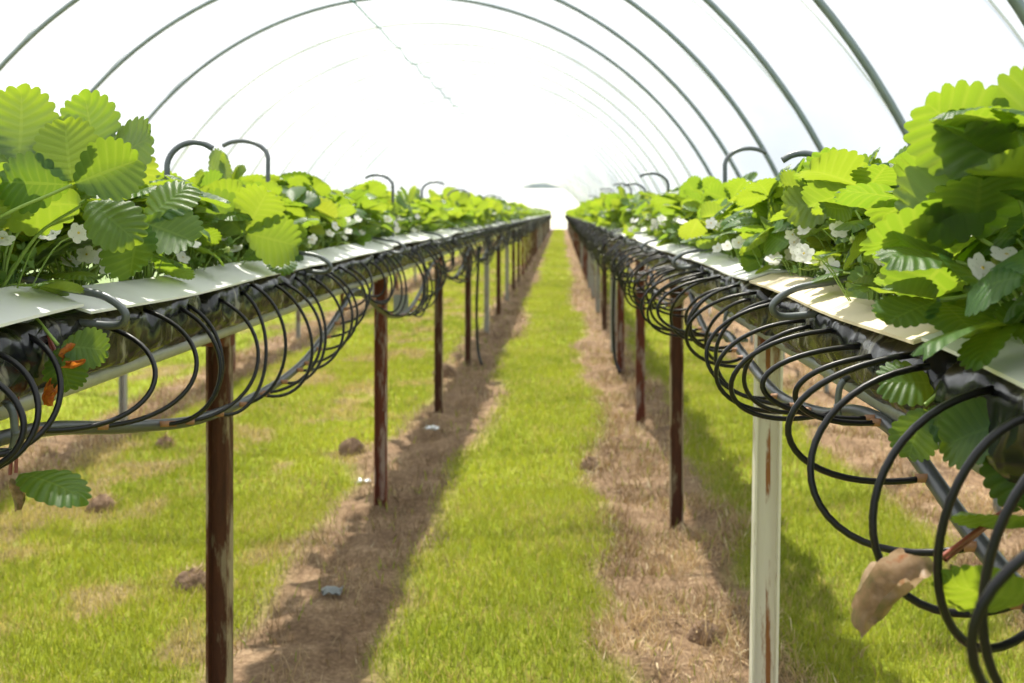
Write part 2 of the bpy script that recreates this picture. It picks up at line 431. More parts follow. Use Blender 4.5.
tones = ['post_rust', 'post_red', 'post_rust', 'post_rust', 'post_grey', 'post_rust', 'post_grey', 'post_red', 'post_rust', 'post_grey']
words_ = {'post_rust': 'dark rusty steel channel', 'post_red': 'reddish rusty steel channel', 'post_cream': 'cream painted rust-streaked', 'post_grey': 'weathered grey'}
ldist = [2.49, 4.72, 6.95, 9.15, 11.45]+[11.45+2.15*k for k in range(1, 35)]
for i, d in enumerate(ldist):
    if d > END-1: break
    m = tones[i % 10] if i < 5 else R.choice(tones)
    lab = '%s post, %s in the left row' % (words_[m], ORD[i]) if i < 14 else 'slim post far along the left row near the end wall'
    post(LEFT, d, m, lab, w=0.029 if i else 0.0285)
rdist = [2.50, 4.50, 6.55, 8.7, 9.9]+[9.9+2.1*k for k in range(1, 38)]
rt = ['post_cream', 'post_rust', 'post_red', 'post_red', 'post_grey', 'post_rust', 'post_grey']
for i, d in enumerate(rdist):
    if d > END-1: break
    m = rt[i] if i < 7 else R.choice(tones)
    lab = '%s post, %s in the right row' % (words_[m], ORD[i]) if i < 14 else 'slim post far along the right row near the end wall'
    post(RIGHT, d, m, lab, w=0.033 if i == 0 else 0.030, lean=0.016 if i == 0 else 0)
for i in range(18):
    d = 2.2+2.2*i
    lab = 'thin post of the row behind, %s from the viewer' % ORD[i]
    post(FAR, d, ['post_grey', 'post_rust', 'post_grey', 'post_red'][i % 4], lab, w=0.022)

# rails
for row in (LEFT, RIGHT, FAR):
    for k, off in enumerate((0.06, -0.06)):
        x = row.x+row.a*off
        V, F = sweep([(x, y, RAILZ) for y in np.linspace(-0.6, END-0.6, 60)], 0.0165, 12)
        o = link('support_rail', mesh_of('support_rail', V, F, M['rail_grey' if row.side != 'right' else 'galv']))
        tag(o, 'long grey steel rail on the %s side of the %s row' % ('aisle' if k == 0 else 'back', row.side), 'rail')

# grow bags, one metre each
def bag_mesh(seed):
    rg = np.random.default_rng(seed); L, nl, npf = 0.985, 26, 28
    V, F = [], []
    for j in range(nl+1):
        y = L*(j/nl-0.5); e = min(1.0, (1-abs(2*j/nl-1))*7+0.55)
        for k in range(npf):
            a = 2*math.pi*k/npf
            ca, sa = math.cos(a), math.sin(a)
            x = 0.108*math.copysign(abs(ca)**0.55, ca); z = 0.062*math.copysign(abs(sa)**0.6, sa)
            w = float(vnoise(y*16+seed*7, a*3.2, seed)-0.5)*0.020+float(vnoise(y*42+seed, a*5+z*30, seed+9)-0.5)*0.010
            x = (x+w*ca)*(0.8+0.2*e); z = z*e+w*sa*0.6
            V.append((x, y, 1.180+z))
    for j in range(nl):
        for k in range(npf):
            k2 = (k+1) % npf; F.append((j*npf+k, j*npf+k2, (j+1)*npf+k2, (j+1)*npf+k))
    F += [tuple(range(npf-1, -1, -1)), tuple(nl*npf+k for k in range(npf))]
    return mesh_of('grow_bag', V, F, M['bag'])
bags = [bag_mesh(s) for s in range(5)]
for row in (LEFT, RIGHT, FAR):
    n = 0
    for y in np.arange(0.7 if row is not FAR else 1.7, END-1, 1.0):
        o = link('grow_bag', bags[R.randrange(5)], loc=(row.x, y, 0))
        lab = ('wrinkled black plastic grow bag, %s along the %s row' % (ORD[n], row.side)) if n < 8 else 'black plastic grow bag far along the %s row' % row.side
        tag(o, lab, 'grow bag', 'grow bags of the %s row' % row.side); n += 1

# white strips along the aisle edge, one piece from clip to clip
def strip(row, d0, d1, mat, label, drop0=0.0, drop1=0.0, sag=0.006):
    n = 14; V, F = [], []
    for i in range(n+1):
        t_ = i/n; y = d0+(d1-d0)*t_
        z = BAGZ+0.012+drop0*(1-t_)+drop1*t_-sag*4*t_*(1-t_)+0.002*math.sin(9*t_+d0)
        xo = row.x+row.a*(0.122+0.004*math.sin(5*t_+d0)); xi = row.x+row.a*0.026
        sl = 0.016 if row is LEFT else 0.003
        for x, zz in ((xo, z-0.016), (xo-row.a*0.05, z), (xi, z+sl), (xi, z+sl-0.004), (xo-row.a*0.05, z-0.004), (xo, z-0.0205)):
            V.append((x, y, zz))
    for i in range(n):
        for k in range(6):
            k2 = (k+1) % 6; F.append((i*6+k, i*6+k2, (i+1)*6+k2, (i+1)*6+k))
    F += [tuple(range(5, -1, -1)), tuple(n*6+k for k in range(6))]
    tag(link('cover_strip', mesh_of('cover_strip', V, F, M[mat], False)), label, 'strip', 'white strips of the %s row' % row.side)
lbr = [0.3, 1.60, 3.02, 4.5, 6.0, 7.4]
while lbr[-1] < END-3: lbr.append(lbr[-1]+1.45)
rbr = [0.35, 1.20, 2.28, 3.35, 4.6, 5.9]
while rbr[-1] < END-3: rbr.append(rbr[-1]+1.4)
for row, br in ((LEFT, lbr), (RIGHT, rbr)):
    for i in range(len(br)-1):
        lab = ('white plastic strip edging the %s row, %s piece' % (row.side, ORD[i])) if i < 10 else 'white plastic strip far along the %s row' % row.side
        near = row is LEFT and i == 0
        m = 'strip_cream' if (row is RIGHT and i == 1) else 'strip'
        strip(row, br[i]+0.004, br[i+1]-0.004, m, lab, drop0=(-0.03 if near else R.uniform(-.012, .006)), drop1=R.uniform(-.006, .008), sag=R.uniform(0.001, 0.008))

# ---------------------------------------------------------------- main hoses
def interp(keys, d):
    return float(np.interp(d, [k[0] for k in keys], [k[1] for k in keys]))
lkeys = [(0.5, .36), (0.95, .37), (1.43, .325), (1.86, .40), (2.2, .455), (2.65, .475), (3.07, .465), (3.45, .41), (3.69, .355), (3.94, .31)]
rkeys = [(0.55, .36), (0.8, .40), (1.1, .375), (1.34, .325), (1.47, .31), (1.63, .325), (1.78, .36), (2.0, .385), (2.2, .39), (2.49, .36), (2.76, .337), (3.0, .38), (3.2, .39), (3.53, .346), (3.73, .30)]
def extend(keys, span, lo, hi):
    d = keys[-1][0]
    while d < END-4:
        s = span*R.uniform(.8, 1.2); dp = R.uniform(lo, hi)
        for t_ in (.25, .5, .75, 1.0):
            keys.append((d+s*t_, 0.31+dp*4*t_*(1-t_)))
        d += s
extend(lkeys, 2.2, 0.13, 0.21); extend(rkeys, 1.6, 0.08, 0.15)
hosex = {}
for row, keys in ((LEFT, lkeys), (RIGHT, rkeys)):
    x = row.x+row.a*0.083; hosex[row.side] = x
    P = catmull([(x+row.a*0.01*math.sin(3*k[0]), k[0], CAMZ-k[1]) for k in keys], 5)
    tag(link('supply_hose', mesh_of('supply_hose', *sweep(P, 0.0115, 8), M['hose'])), 'thick grey watering hose sagging below the %s row' % row.side, 'hose')
    row.hose = ([p.y for p in P], [p.z for p in P], [p.x for p in P])
def hose_at(row, d):
    return Vector((float(np.interp(d, row.hose[0], row.hose[2])), d, float(np.interp(d, row.hose[0], row.hose[1]))))

# ---------------------------------------------------------------- thin black feeder tubes (loops)
def loop_path(row, d, rg, per=6, b=None, ds=None, zs=None, g=None):
    a = row.a
    b = b if b is not None else (rg.uniform(.09, .17) if row is LEFT else rg.uniform(.11, .20))
    ds = ds if ds is not None else (rg.uniform(-0.20, -0.04) if row is LEFT else rg.uniform(-0.08, 0.12))
    zs = zs if zs is not None else CAMZ-rg.uniform(.180, .205)
    S = Vector((row.x+a*rg.uniform(.095, .108), d, zs))
    E = hose_at(row, d+ds); E = E+Vector((a*0.010, 0, 0.002))
    g = rg.uniform(0, .03 if d < 4 else .09) if g is None else g
    t0 = rg.uniform(.12, .22) if row is LEFT else rg.uniform(.02, .10)
    n = per*4; P = []
    for i in range(n+1):
        t_ = i/n; u = t0+(1-t0)*t_
        xo = b*(math.sin(math.pi*u)-math.sin(math.pi*t0)*(1-t_))*1.06
        zf = (math.cos(math.pi*t0)-math.cos(math.pi*u))/(math.cos(math.pi*t0)+1)
        P.append(Vector((S.x+(E.x-S.x)*t_+a*xo, S.y+(E.y-S.y)*t_**1.6, S.z+(E.z-S.z)*zf-g*math.sin(math.pi*t_)*t_*1.6)))
    return P, E
CNT = {}
def nth(key):
    CNT[key] = CNT.get(key, -1)+1
    return (['first']+ORD[1:])[CNT[key]] if CNT[key] < 20 else None
def tube_label(row, d, k, dist):
    if k < 16: return 'thin black tube looping out of the %s row, %s from the viewer' % (row.side, ORD[k])
    for i in range(len(dist)-1):
        if dist[i] <= d < dist[i+1] and i < 9:
            q = nth(('tube', row.side, i))
            if q: return '%s thin black looping tube past the %s post of the %s row' % (q, ORD[i], row.side)
    return 'thin black tube in the dense loops far along the %s row' % row.side
ltube = [1.30, 1.37, 1.47, 1.69, 1.86, 2.03, 2.09, 2.27, 2.45, 2.50, 2.68, 2.79, 2.93, 3.1, 3.2, 3.36]
rtube = [0.82, 0.92, 1.04, 1.20, 1.25, 1.42, 1.49, 1.63, 1.78, 1.84, 2.02, 2.1, 2.28, 2.36, 2.5, 2.6]
rspec = {0.82: dict(b=.10, zs=1.22, g=.05, ds=.02), 0.92: dict(b=.10, zs=1.215, g=.05, ds=.03), 1.04: dict(b=.145, zs=1.216, g=.04, ds=-.05), 1.20: dict(b=.165, zs=1.215, g=.035, ds=-.09), 1.25: dict(b=.185, zs=1.222, g=.015, ds=.02)}
conn = mesh_of('connector', *sweep([(-0.012, 0, 0), (0.016, 0, 0)], 0.0065, 6), M['connector'])
rg = random.Random(5)
stuff_tubes = {'left': [], 'right': []}
for row, lst, dist in ((LEFT, ltube, ldist), (RIGHT, rtube, rdist)):
    ds_ = list(lst); d = lst[-1]
    while d < END-5:
        d += rg.uniform(.07, .19) if d < 30 else rg.uniform(.2, .4); ds_.append(d)
    for k, d in enumerate(ds_):
        if k < 150:
            kw = rspec.get(d, {}) if row is RIGHT else {}
            P, E = loop_path(row, d, rg, 6 if d < 6 else 3, **kw)
            o = link('feeder_tube', mesh_of('feeder_tube', *sweep(P, 0.0043, 7 if d < 6 else 5), M['tube']))
            tag(o, tube_label(row, d, k, dist), 'tube', 'feeder tubes of the %s row' % row.side)
            if d < 7: link('connector', conn, o, loc=E)
        else:
            P, E = loop_path(row, d, rg, 2); stuff_tubes[row.side].append(sweep(P, 0.0045, 3, False))
for row in (LEFT, RIGHT):
    tag(link('feeder_tubes_far', mesh_of('feeder_tubes_far', *join(stuff_tubes[row.side]), M['tube'])), 'blur of black tubes below the far stretch of the %s row' % row.side, 'tubes', kind='stuff')

# ---------------------------------------------------------------- hooks, crooks
def rod_thing(name, P, label, cat, group=None, r=0.0055, per=5, mat='rod'):
    o = link(name, mesh_of(name, *sweep(catmull(P, per), r, 8), M[mat])); tag(o, label, cat, group); return o
def hose_hook(row, d, label):
    a = row.a; x = row.x+a*0.083; z = hose_at(row, d).z
    P = [(x-a*0.045, d, RAILZ+0.02), (x-a*.005, d, RAILZ+0.018), (x+a*0.012, d, RAILZ+.004), (x+a*0.016, d, RAILZ-0.03), (x+a*0.017, d, z+0.01), (x+a*0.012, d, z-0.014), (x, d, z-0.018), (x-a*0.05, d+.01, z-.018)]
    rod_thing('hose_hook', P, label, 'hook', 'hose hooks of the %s row' % row.side)
hd = {'left': [1.43, 3.94], 'right': [1.63, 2.76]}
for row, keys in ((LEFT, lkeys), (RIGHT, rkeys)):
    more = [k[0] for k in keys if k[0] > 4 and abs(k[1]-.31) < 1e-6][:12]
    for i, d in enumerate(hd[row.side]+more):
        hose_hook(row, d, 'bent grey wire hook carrying the hose, %s along the %s row' % (ORD[i], row.side))
def clip(row, d, label):
    a = row.a; x = row.x+a*0.12; z = BAGZ+0.006
    P = [(row.x+a*0.0, d+.02, z+0.035), (x-a*.05, d, z+.022), (x+a*0.02, d-.01, z+0.010), (x+a*0.055, d-.012, z-0.012), (x+a*0.058, d-.01, z-0.03), (x+a*0.035, d, z-0.040), (x-a*0.03, d, z-0.034)]
    rod_thing('strip_clip', P, label, 'clip', 'strip clips of the %s row' % row.side, r=0.0065)
for row, lst in ((LEFT, [1.62, 3.05, 4.5]+lbr[4:14]), (RIGHT, [1.76, 3.3]+rbr[4:14])):
    for i, d in enumerate(lst):
        clip(row, d, 'grey wire clip bent over the white strip, %s along the %s row' % (ORD[i], row.side))
def crook(x, d, top, span, side, label, grp):
    """a rod standing in the bag with its top bent over to one side (side = +-1 in x)"""
    P = [(x, d, BAGZ-0.04), (x, d, BAGZ+0.1), (x, d, top-0.085)]
    for a in np.linspace(0.1, 2.3, 7):
        P.append((x+side*(span/2-span/2*math.cos(a)), d+0.01*a, top-0.06+0.06*math.sin(a)))
    rod_thing('crook_rod', P, label, 'rod', grp, r=0.0075)
c = px(268, 190, 3.25); crook(c.x, 3.25, CAMZ+.232, .185, -1, 'curved grey crook rod standing clear of the leaves, left row', 'crook rods')
c = px(172, 160, 2.45); crook(c.x-.012, 2.45, CAMZ+.172, .125, 1, 'curved grey crook rod just showing over the leaves, left row', 'crook rods')
c = px(725, 168, 3.35); crook(c.x, 3.35, CAMZ+.214, .17, 1, 'grey crook rod bent to the right over the right row', 'crook rods')
c = px(833, 160, 2.15); crook(c.x, 2.15, CAMZ+.127, .125, -1, 'grey crook rod bent to the left over the right row', 'crook rods')
k = 0
for row in (LEFT, RIGHT):
    for d in np.arange(5.0, 17, 1.5):
        crook(row.x+R.uniform(-.04, .04), d, CAMZ+R.uniform(.17, .23), .17, R.choice((-1, 1)), 'small grey crook rod %s past the near ones, over the %s row' % (ORD[k % 8] if k % 8 else 'first', row.side), 'crook rods'); k += 1

# ---------------------------------------------------------------- strawberry leaves
def leaflet(seed, nT=9, per=4, cols=3, teeth=0.125):
    rg = random.Random(seed); n = nT*per if per else 6
    fold, droop = rg.uniform(.10, .45), rg.uniform(.0, .55)
    W = rg.uniform(.44, .52); rp = rg.uniform(0, 6); skew = rg.uniform(-.05, .05)
    V, F, U = [], [], []
    idx = {}
    for side in (1, -1):
        for i in range(n+1):
            a = i/n
            my = 0.93*a**1.08
            b = a**0.80
            ex = W*max(0.0, math.sin(math.pi*b))**0.72*(0.50+0.50*float(sstep(0.0, .5, a)))
            ey = 0.5-0.5*math.cos(math.pi*b)
            if per:
                tt = abs(math.sin(math.pi*nT*a))**0.75
                k = 1+teeth*(tt-0.55)*min(1, a*5)
                ex *= k; ey = 0.5+(ey-0.5)*k
            for c in range(cols+1):
                if c == 0 and side == -1: idx[(side, i, 0)] = idx[(1, i, 0)]; continue
                s = c/cols
                x = ex*s; y = my+(ey-my)*s**0.9
                z = fold*x*(1-.5*s)-droop*0.35*y*y+0.05*math.sin(4*a+rp+side)*s*s-0.10*s*s*math.sin(rp)
                if per: z += 0.0055*math.cos(2*math.pi*nT*a)*s*(1.3-s)
                idx[(side, i, c)] = len(V)
                V.append(Vector((side*x+skew*y, y, z))); U.append((0.5+0.5*side*s, a+0.25/nT))
        for i in range(n):
            for c in range(cols):
                q = [idx[(side, i, c)], idx[(side, i, c+1)], idx[(side, i+1, c+1)], idx[(side, i+1, c)]]
                F.append(tuple(q if side == 1 else q[::-1]))
    return V, F, U
LV = [mesh_of('leaflet', *leaflet(s)[:2], M['leaf'], uv=leaflet(s)[2]) for s in range(9)]
LVY = [mesh_of('leaflet', *leaflet(s+20)[:2], M['leaf_young'], uv=leaflet(s+20)[2]) for s in range(3)]
LOW = [leaflet(s+40, 9, 0, 1) for s in range(6)]
MIDL = [leaflet(s+60, 8, 2, 1, 0.09) for s in range(6)]

def crumple(seed, roll=1.0, curl=1.0):
    V, F, U = leaflet(seed, 9, 4, 3, 0.09); rg = random.Random(seed); p1, p2 = rg.uniform(0, 6), rg.uniform(0, 6); out = []
    for v in V:
        y = v.y; k = 0.35+0.5*math.sin(2.2*y+.4)**2; a = abs(v.x)*4.2*roll*(.6+.6*y)
        x = math.copysign(math.sin(min(a, 2.6))/4.2/ max(roll, .1), v.x)*k*1.5; z = (1-math.cos(min(a, 2.6)))/4.2*(1.0 if v.x > 0 else .55)
        x += .09*math.sin(5*y+p1)*y; z += .10*math.sin(7*y+p2+3*v.x)*y+.04*math.sin(19*y+11*v.x+p1)
        out.append(Vector((x, y-.10*curl*y*y, z-.35*curl*y*y)))
    return out, F, U
def frame(D, N):
    D = D.normalized(); N = (N-D*N.dot(D)).normalized(); X = D.cross(N)
    return Matrix((X, D, N)).transposed()
def leaf_parts(J, D, N, L, rg):
    """three leaflet matrices around the junction J"""
    Rm = frame(D, N); out = []
    N = Rm.col[2]; D = Rm.col[1]
    for k, (ang, sc) in enumerate(((0, 1.0), (rg.uniform(62, 82), .92), (-rg.uniform(62, 82), .92))):
        q = Matrix.Rotation(math.radians(ang), 3, N)
        Dk = q @ D; Nk = N+Vector((rg.uniform(-.22, .22), rg.uniform(-.22, .22), rg.uniform(-.1, .1)))-D*(0.15 if k else 0)
        m = frame(Dk, Nk) @ Matrix.Diagonal((L*sc*rg.uniform(.9, 1.05),)*3)
        out.append(Matrix.Translation(J+Dk*0.006) @ m.to_4x4())
    return out
def plant_leaves(rg, row_a, n, scale=1.0):
    """leaf specs (petiole points, J, D, N, L, young)"""
    out = []; ph0 = rg.uniform(0, 6.28)
    for i in range(n):
        phi = ph0+i*2.4+rg.uniform(-.4, .4); o = Vector((math.cos(phi), math.sin(phi), 0))
        lvl = i/max(1, n-1)
        h = (0.035+0.145*lvl**0.8)*rg.uniform(.85, 1.15)*scale
        r_ = rg.uniform(.05, .15)*(1.25-.5*lvl)
        J = Vector((o.x*r_, o.y*r_, h)); J.x = max(-.17, min(.17, J.x)); lim = .03 if rg.random() < .85 else .15; J.x = row_a*min(lim, J.x*row_a)
        D = o*rg.uniform(.5, 1)+Vector((rg.uniform(-.3, .3), rg.uniform(-.3, .3), rg.uniform(-.35, .40)+.32*lvl))
        if D.x*row_a > 0 and rg.random() < .7: D.x *= -.4
        N = Vector((0, .30*lvl, .6))+SUN_TO*.5+o*rg.uniform(-.1, .35)+Vector((rg.uniform(-.42, .42), rg.uniform(-.42, .42), 0))
        L = rg.uniform(.075, .118)*scale*(0.75+.3*lvl)
        B = Vector((o.x*.012, o.y*.012, -.01))
        pet = catmull([B, B.lerp(J, .45)+Vector((0, 0, .02+h*.12))-o*.01, J], 3)
        out.append((pet, J, D, N, L, rg.random() < .14))
    return out
FL_V = []
def petal_mesh():
    parts = []
    for k in range(5):
        a = 2*math.pi*k/5; q = Matrix.Rotation(a, 3, 'Z'); V = [Vector((0, 0, 0))]; F = []
        for j in range(9):
            t_ = math.pi*2*j/8-math.pi; V.append(Vector((.0105*math.sin(t_)*.95, .0125+.0105*-math.cos(t_), .003+.002*math.cos(t_*2))))
        V = [q @ v for v in V[1:]]
        parts.append((V, [tuple(range(8))]))
    return mesh_of('flower', *join(parts), M['petal'])
def dome_mesh(name, r, h, mat, n=8):
    V, F = [], []
    for i in range(4):
        a = i/4*math.pi/2
        for k in range(n): V.append((r*math.cos(a)*math.cos(2*math.pi*k/n), r*math.cos(a)*math.sin(2*math.pi*k/n), h*math.sin(a)))
    V.append((0, 0, h))
    for i in range(3):
        for k in range(n): F.append((i*n+k, i*n+(k+1) % n, (i+1)*n+(k+1) % n, (i+1)*n+k))
    for k in range(n): F.append((3*n+k, 3*n+(k+1) % n, 4*n))
    return mesh_of(name, V, F, M[mat])
FLOWER, FCENT, BERRY = petal_mesh(), dome_mesh('flower_center', .0055, .005, 'yellow'), dome_mesh('berry', .008, .016, 'berry')
def sepal_mesh():
    parts = []
    for k in range(6):
        q = Matrix.Rotation(2*math.pi*k/6, 3, 'Z'); parts.append(([q @ Vector(v) for v in ((-.003, .003, -.001), (.003, .003, -.001), (.002, .010, .001), (0, .015, .004), (-.002, .010, .001))], [(0, 1, 2, 3, 4)]))
    return mesh_of('sepals', *join(parts), M['stem'])
SEPAL = sepal_mesh()
def tuft_mesh(seed):
    """low crop of little stalks, sepals and bracts under the canopy"""
    rg = random.Random(seed); parts = []
    for i in range(30):
        phi = rg.uniform(0, 6.28); r_ = rg.uniform(.01, .11); h = rg.uniform(.02, .11)
        T = Vector((r_*math.cos(phi), r_*math.sin(phi)*1.1, h)); B = Vector((T.x*.65, T.y*.65, 0)); T = T+Vector((rg.uniform(-.03, .03), rg.uniform(-.03, .03), 0))
        V, F = sweep(catmull([B, B.lerp(T, .5)+Vector((0, 0, .02)), T], 2), 0.0014, 3, False); parts.append((V, F))
        for k in range(5):
            D = Vector((rg.uniform(-1, 1), rg.uniform(-1, 1), rg.uniform(-.2, .9))).normalized(); X = D.orthogonal().normalized()
            l = rg.uniform(.014, .032); w = l*.26
            parts.append(([T, T+D*l*.5+X*w, T+D*l, T+D*l*.5-X*w], [(0, 1, 2, 3)]))
    V, F = join(parts); return mesh_of('stalk_tuft', V, F, M['stem_tuft'])
t = NT('stem_tuft'); p = t.principled((0.14, 0.26, 0.05), 0.5); tr = t.n('ShaderNodeBsdfTranslucent'); tr.inputs[0].default_value = (.35, .5, .06, 1)
mx = t.n('ShaderNodeMixShader'); mx.inputs[0].default_value = .4; t.l(p.outputs[0], mx.inputs[1]); t.l(tr.outputs[0], mx.inputs[2]); M['stem_tuft'] = t.end(mx)
TUFT = [tuft_mesh(s) for s in range(4)]

def add_leaf(plant, pet, J, D, N, L, rg, young=False, mats=None, petmat='stem', meshes=None, pr=0.0022):
    lf = link('leaf', mesh_of('leaf', *sweep(pet, [pr*(1.25-.4*i/(len(pet)-1)) for i in range(len(pet))], 5, False), M[petmat]), plant)
    for m in leaf_parts(J, D, N, L, rg):
        me = rg.choice(meshes or (LVY if young else LV))
        link('leaflet', me, lf, mtx=m)
    return lf
def add_flower(plant, P, N, rg, berry=False):
    B = Vector((P.x*.35, P.y*.35, 0))
    st = link('flower_stalk', mesh_of('flower_stalk', *sweep(catmull([B, B.lerp(P, .55)+Vector((0, 0, .025)), P], 3), .0014, 4, False), M['stem']), plant)
    m = Matrix.Translation(P) @ (frame(N.orthogonal(), N) @ Matrix.Diagonal((.8, .8, .8))).to_4x4()
    link('sepals', SEPAL, st, mtx=m)
    if berry: link('berry', BERRY, st, mtx=m)
    else:
        link('flower', FLOWER, st, mtx=m); link('flower_center', FCENT, st, mtx=m)

def far_variant(seed, lib, n, mat):
    rg = random.Random(seed); parts = []
    for pet, J, D, N, L, yg in plant_leaves(rg, 1, n, 1.08):
        V, F = sweep([pet[0], pet[len(pet)//2], pet[-1]], .0022, 3, False); parts.append((V, F, [(.5, .5)]*len(V)))
        for m in leaf_parts(J, D, N, L*1.08, rg):
            v, f, u = rg.choice(lib); parts.append(([m @ p for p in v], f, u))
    return join(parts)
MIDP = [mesh_of('strawberry_plant', *far_variant(s, MIDL, 13, 0)[:2], M['leaf_far'], uv=far_variant(s, MIDL, 13, 0)[2]) for s in range(9)]
LOWP = [far_variant(s+50, LOW, 10, 0) for s in range(5)]

PLANTS = {'left': [], 'right': []}
rg = random.Random(3)
NEAR_D = 7.5
for row, d_start in ((LEFT, 1.25), (RIGHT, 0.80)):
    d = d_start; k = 0; far_parts = []
    while d < END-1:
        xo = ((0.015, -0.065) if row is RIGHT else (-0.02, -0.085))[k % 2]*row.a+rg.uniform(-.015, .015)
        dist = ldist if row is LEFT else rdist
        if k < 16: lab = 'leafy strawberry plant in the %s row, %s from the viewer' % (row.side, ORD[k])
        else:
            lab = 'strawberry plant far along the %s row' % row.side
            for i in range(min(9, len(dist)-1)):
                if dist[i] <= d < dist[i+1]:
                    q = nth(('plant', row.side, i))
                    if q: lab = '%s strawberry plant past the %s post of the %s row' % (q, ORD[i], row.side)
        if d < NEAR_D:
            pl = link('strawberry_plant', None, loc=(row.x+xo, d, BAGZ)); pl.empty_display_size = .1
            sc = 1.08 if row is LEFT and d < 2.2 else 1.0
            for pet, J, D, N, L, yg in plant_leaves(rg, row.a, 13 if d < 4 else 12, sc*rg.uniform(.92, 1.1)):
                add_leaf(pl, pet, J, D, N, L, rg, yg)
            tf = link('stalk_tuft', rg.choice(TUFT), pl, loc=(-row.a*.02, 0, 0)); tf['kind'] = 'stuff'; tf.scale = (.62, 1, 1)
            if d < 6:
                for q in range(rg.choice((1, 2, 3, 3))):
                    P = Vector((row.a*rg.uniform(.04, .14), rg.uniform(-.09, .09), rg.uniform(.04, .13)))
                    add_flower(pl, P, Vector((row.a*rg.uniform(-.2, .8), -rg.uniform(.2, 1), rg.uniform(.1, .8))), rg, rg.random() < .25)
            PLANTS[row.side].append(pl)
            tag(pl, lab, 'plant', 'strawberry plants of the %s row' % row.side); d += rg.uniform(.115, .16)
        elif k < 150:
            pl = link('strawberry_plant', rg.choice(MIDP), loc=(row.x+xo, d, BAGZ)); pl.rotation_euler.z = rg.uniform(-.7, .7); s = rg.uniform(.92, 1.12); pl.scale = (s, s, s)
            tag(pl, lab, 'plant', 'strawberry plants of the %s row' % row.side); d += rg.uniform(.13, .19)
        else:
            V, F, U = rg.choice(LOWP); q = Matrix.Translation((row.x+xo, d, BAGZ)) @ Matrix.Rotation(rg.uniform(-.7, .7), 4, 'Z')
            far_parts.append(([q @ v for v in V], F, U)); d += rg.uniform(.2, .28)
        k += 1
    V, F, U = join(far_parts)
    tag(link('strawberry_plants_far', mesh_of('strawberry_plants_far', V, F, M['leaf_far'], uv=U)), 'green band of strawberry leaves at the far stretch of the %s row' % row.side, 'plants', kind='stuff')
# the near ends of both rows, beside the viewer
for row, ds_ in ((LEFT, (.30, .45, .60, .76, .92, 1.08)), (RIGHT, (.30, .45, .60))):
    for d in ds_:
        pl = link('strawberry_plant', None, loc=(row.x-row.a*.05+rg.uniform(-.02, .02), d, BAGZ)); pl.empty_display_size = .1
        for pet, J, D, N, L, yg in plant_leaves(rg, row.a, 12, rg.uniform(.92, 1.05)): add_leaf(pl, pet, J, D, N, L, rg, yg)
        tag(pl, 'strawberry plant at the very start of the %s row beside the viewer' % row.side, 'plant', 'strawberry plants of the %s row' % row.side)
    for d in ((.62, .78, .93, 1.1) if row is LEFT else (.62, .72)):
        P, E = loop_path(row, d, rg, 5); tag(link('feeder_tube', mesh_of('feeder_tube', *sweep(P, .0043, 6), M['tube'])), 'thin black tube at the very start of the %s row beside the viewer' % row.side, 'tube', 'feeder tubes of the %s row' % row.side)
far_parts = []
for d in np.arange(1.0, 40, .22):
    V, F, U = rg.choice(LOWP); q = Matrix.Translation((FAR.x+rg.uniform(-.05, .05), d, BAGZ)) @ Matrix.Rotation(rg.uniform(-.7, .7), 4, 'Z')
    far_parts.append(([q @ v for v in V], F, U))
V, F, U = join(far_parts)
tag(link('strawberry_plants_behind', mesh_of('strawberry_plants_behind', V, F, M['leaf_far'], uv=U)), 'strawberry foliage of the row behind the left row', 'plants', kind='stuff')

# ---------------------------------------------------------------- single leaves the photograph shows clearly
HERO = []
def hero(side, x, y, d, tip, facing, L, mat='leaf', petmat='stem', base=None, n=3, ang=70, seed=0, bend=None):
    """leaf with its junction at pixel (x, y), distance d; tip = direction of the middle leaflet in (x, depth, z); facing = upper-face normal"""
    rgx = random.Random(seed); J = px(x, y, d)
    pl = min(PLANTS[side], key=lambda p: abs(p.location.y-(base or d))); o = pl.location
    Jl = J-o; B = Vector((0, 0, 0)) if bend is None else (px(*bend)-o)
    pet = catmull([B, B.lerp(Jl, .5)+Vector((0, 0, .03 if bend is None else 0.0)), Jl], 4)
    lf = link('leaf', mesh_of('leaf', *sweep(pet, .0026, 6, False), M[petmat]), pl)
    key = mat
    D, N = Vector(tip), Vector(facing); Rm = frame(D, N); N = Rm.col[2]; D = Rm.col[1]
    for k, a in enumerate((0, ang, -ang)[:n]):
        Dk = Matrix.Rotation(math.radians(a), 3, N) @ D
        m = Matrix.Translation(Jl+Dk*.005) @ (frame(Dk, N+D*(-.2 if k else 0)) @ Matrix.Diagonal((L, L, L))).to_4x4()
        src = LV[(seed*3+k) % len(LV)]
        if mat in ('leaf_dry', 'leaf_orange'):
            cv, cf, cu = crumple(seed+k, 1.7, .8); src = mesh_of('leaflet', cv, cf, M[mat], uv=cu)
        elif mat != 'leaf':
            kk = (src.name, mat)
            if kk not in HM:
                c_ = src.copy(); c_.materials.clear(); c_.materials.append(M[mat]); HM[kk] = c_
            src = HM[kk]
        link('leaflet', src, lf, mtx=m)
    return lf
HM = {}
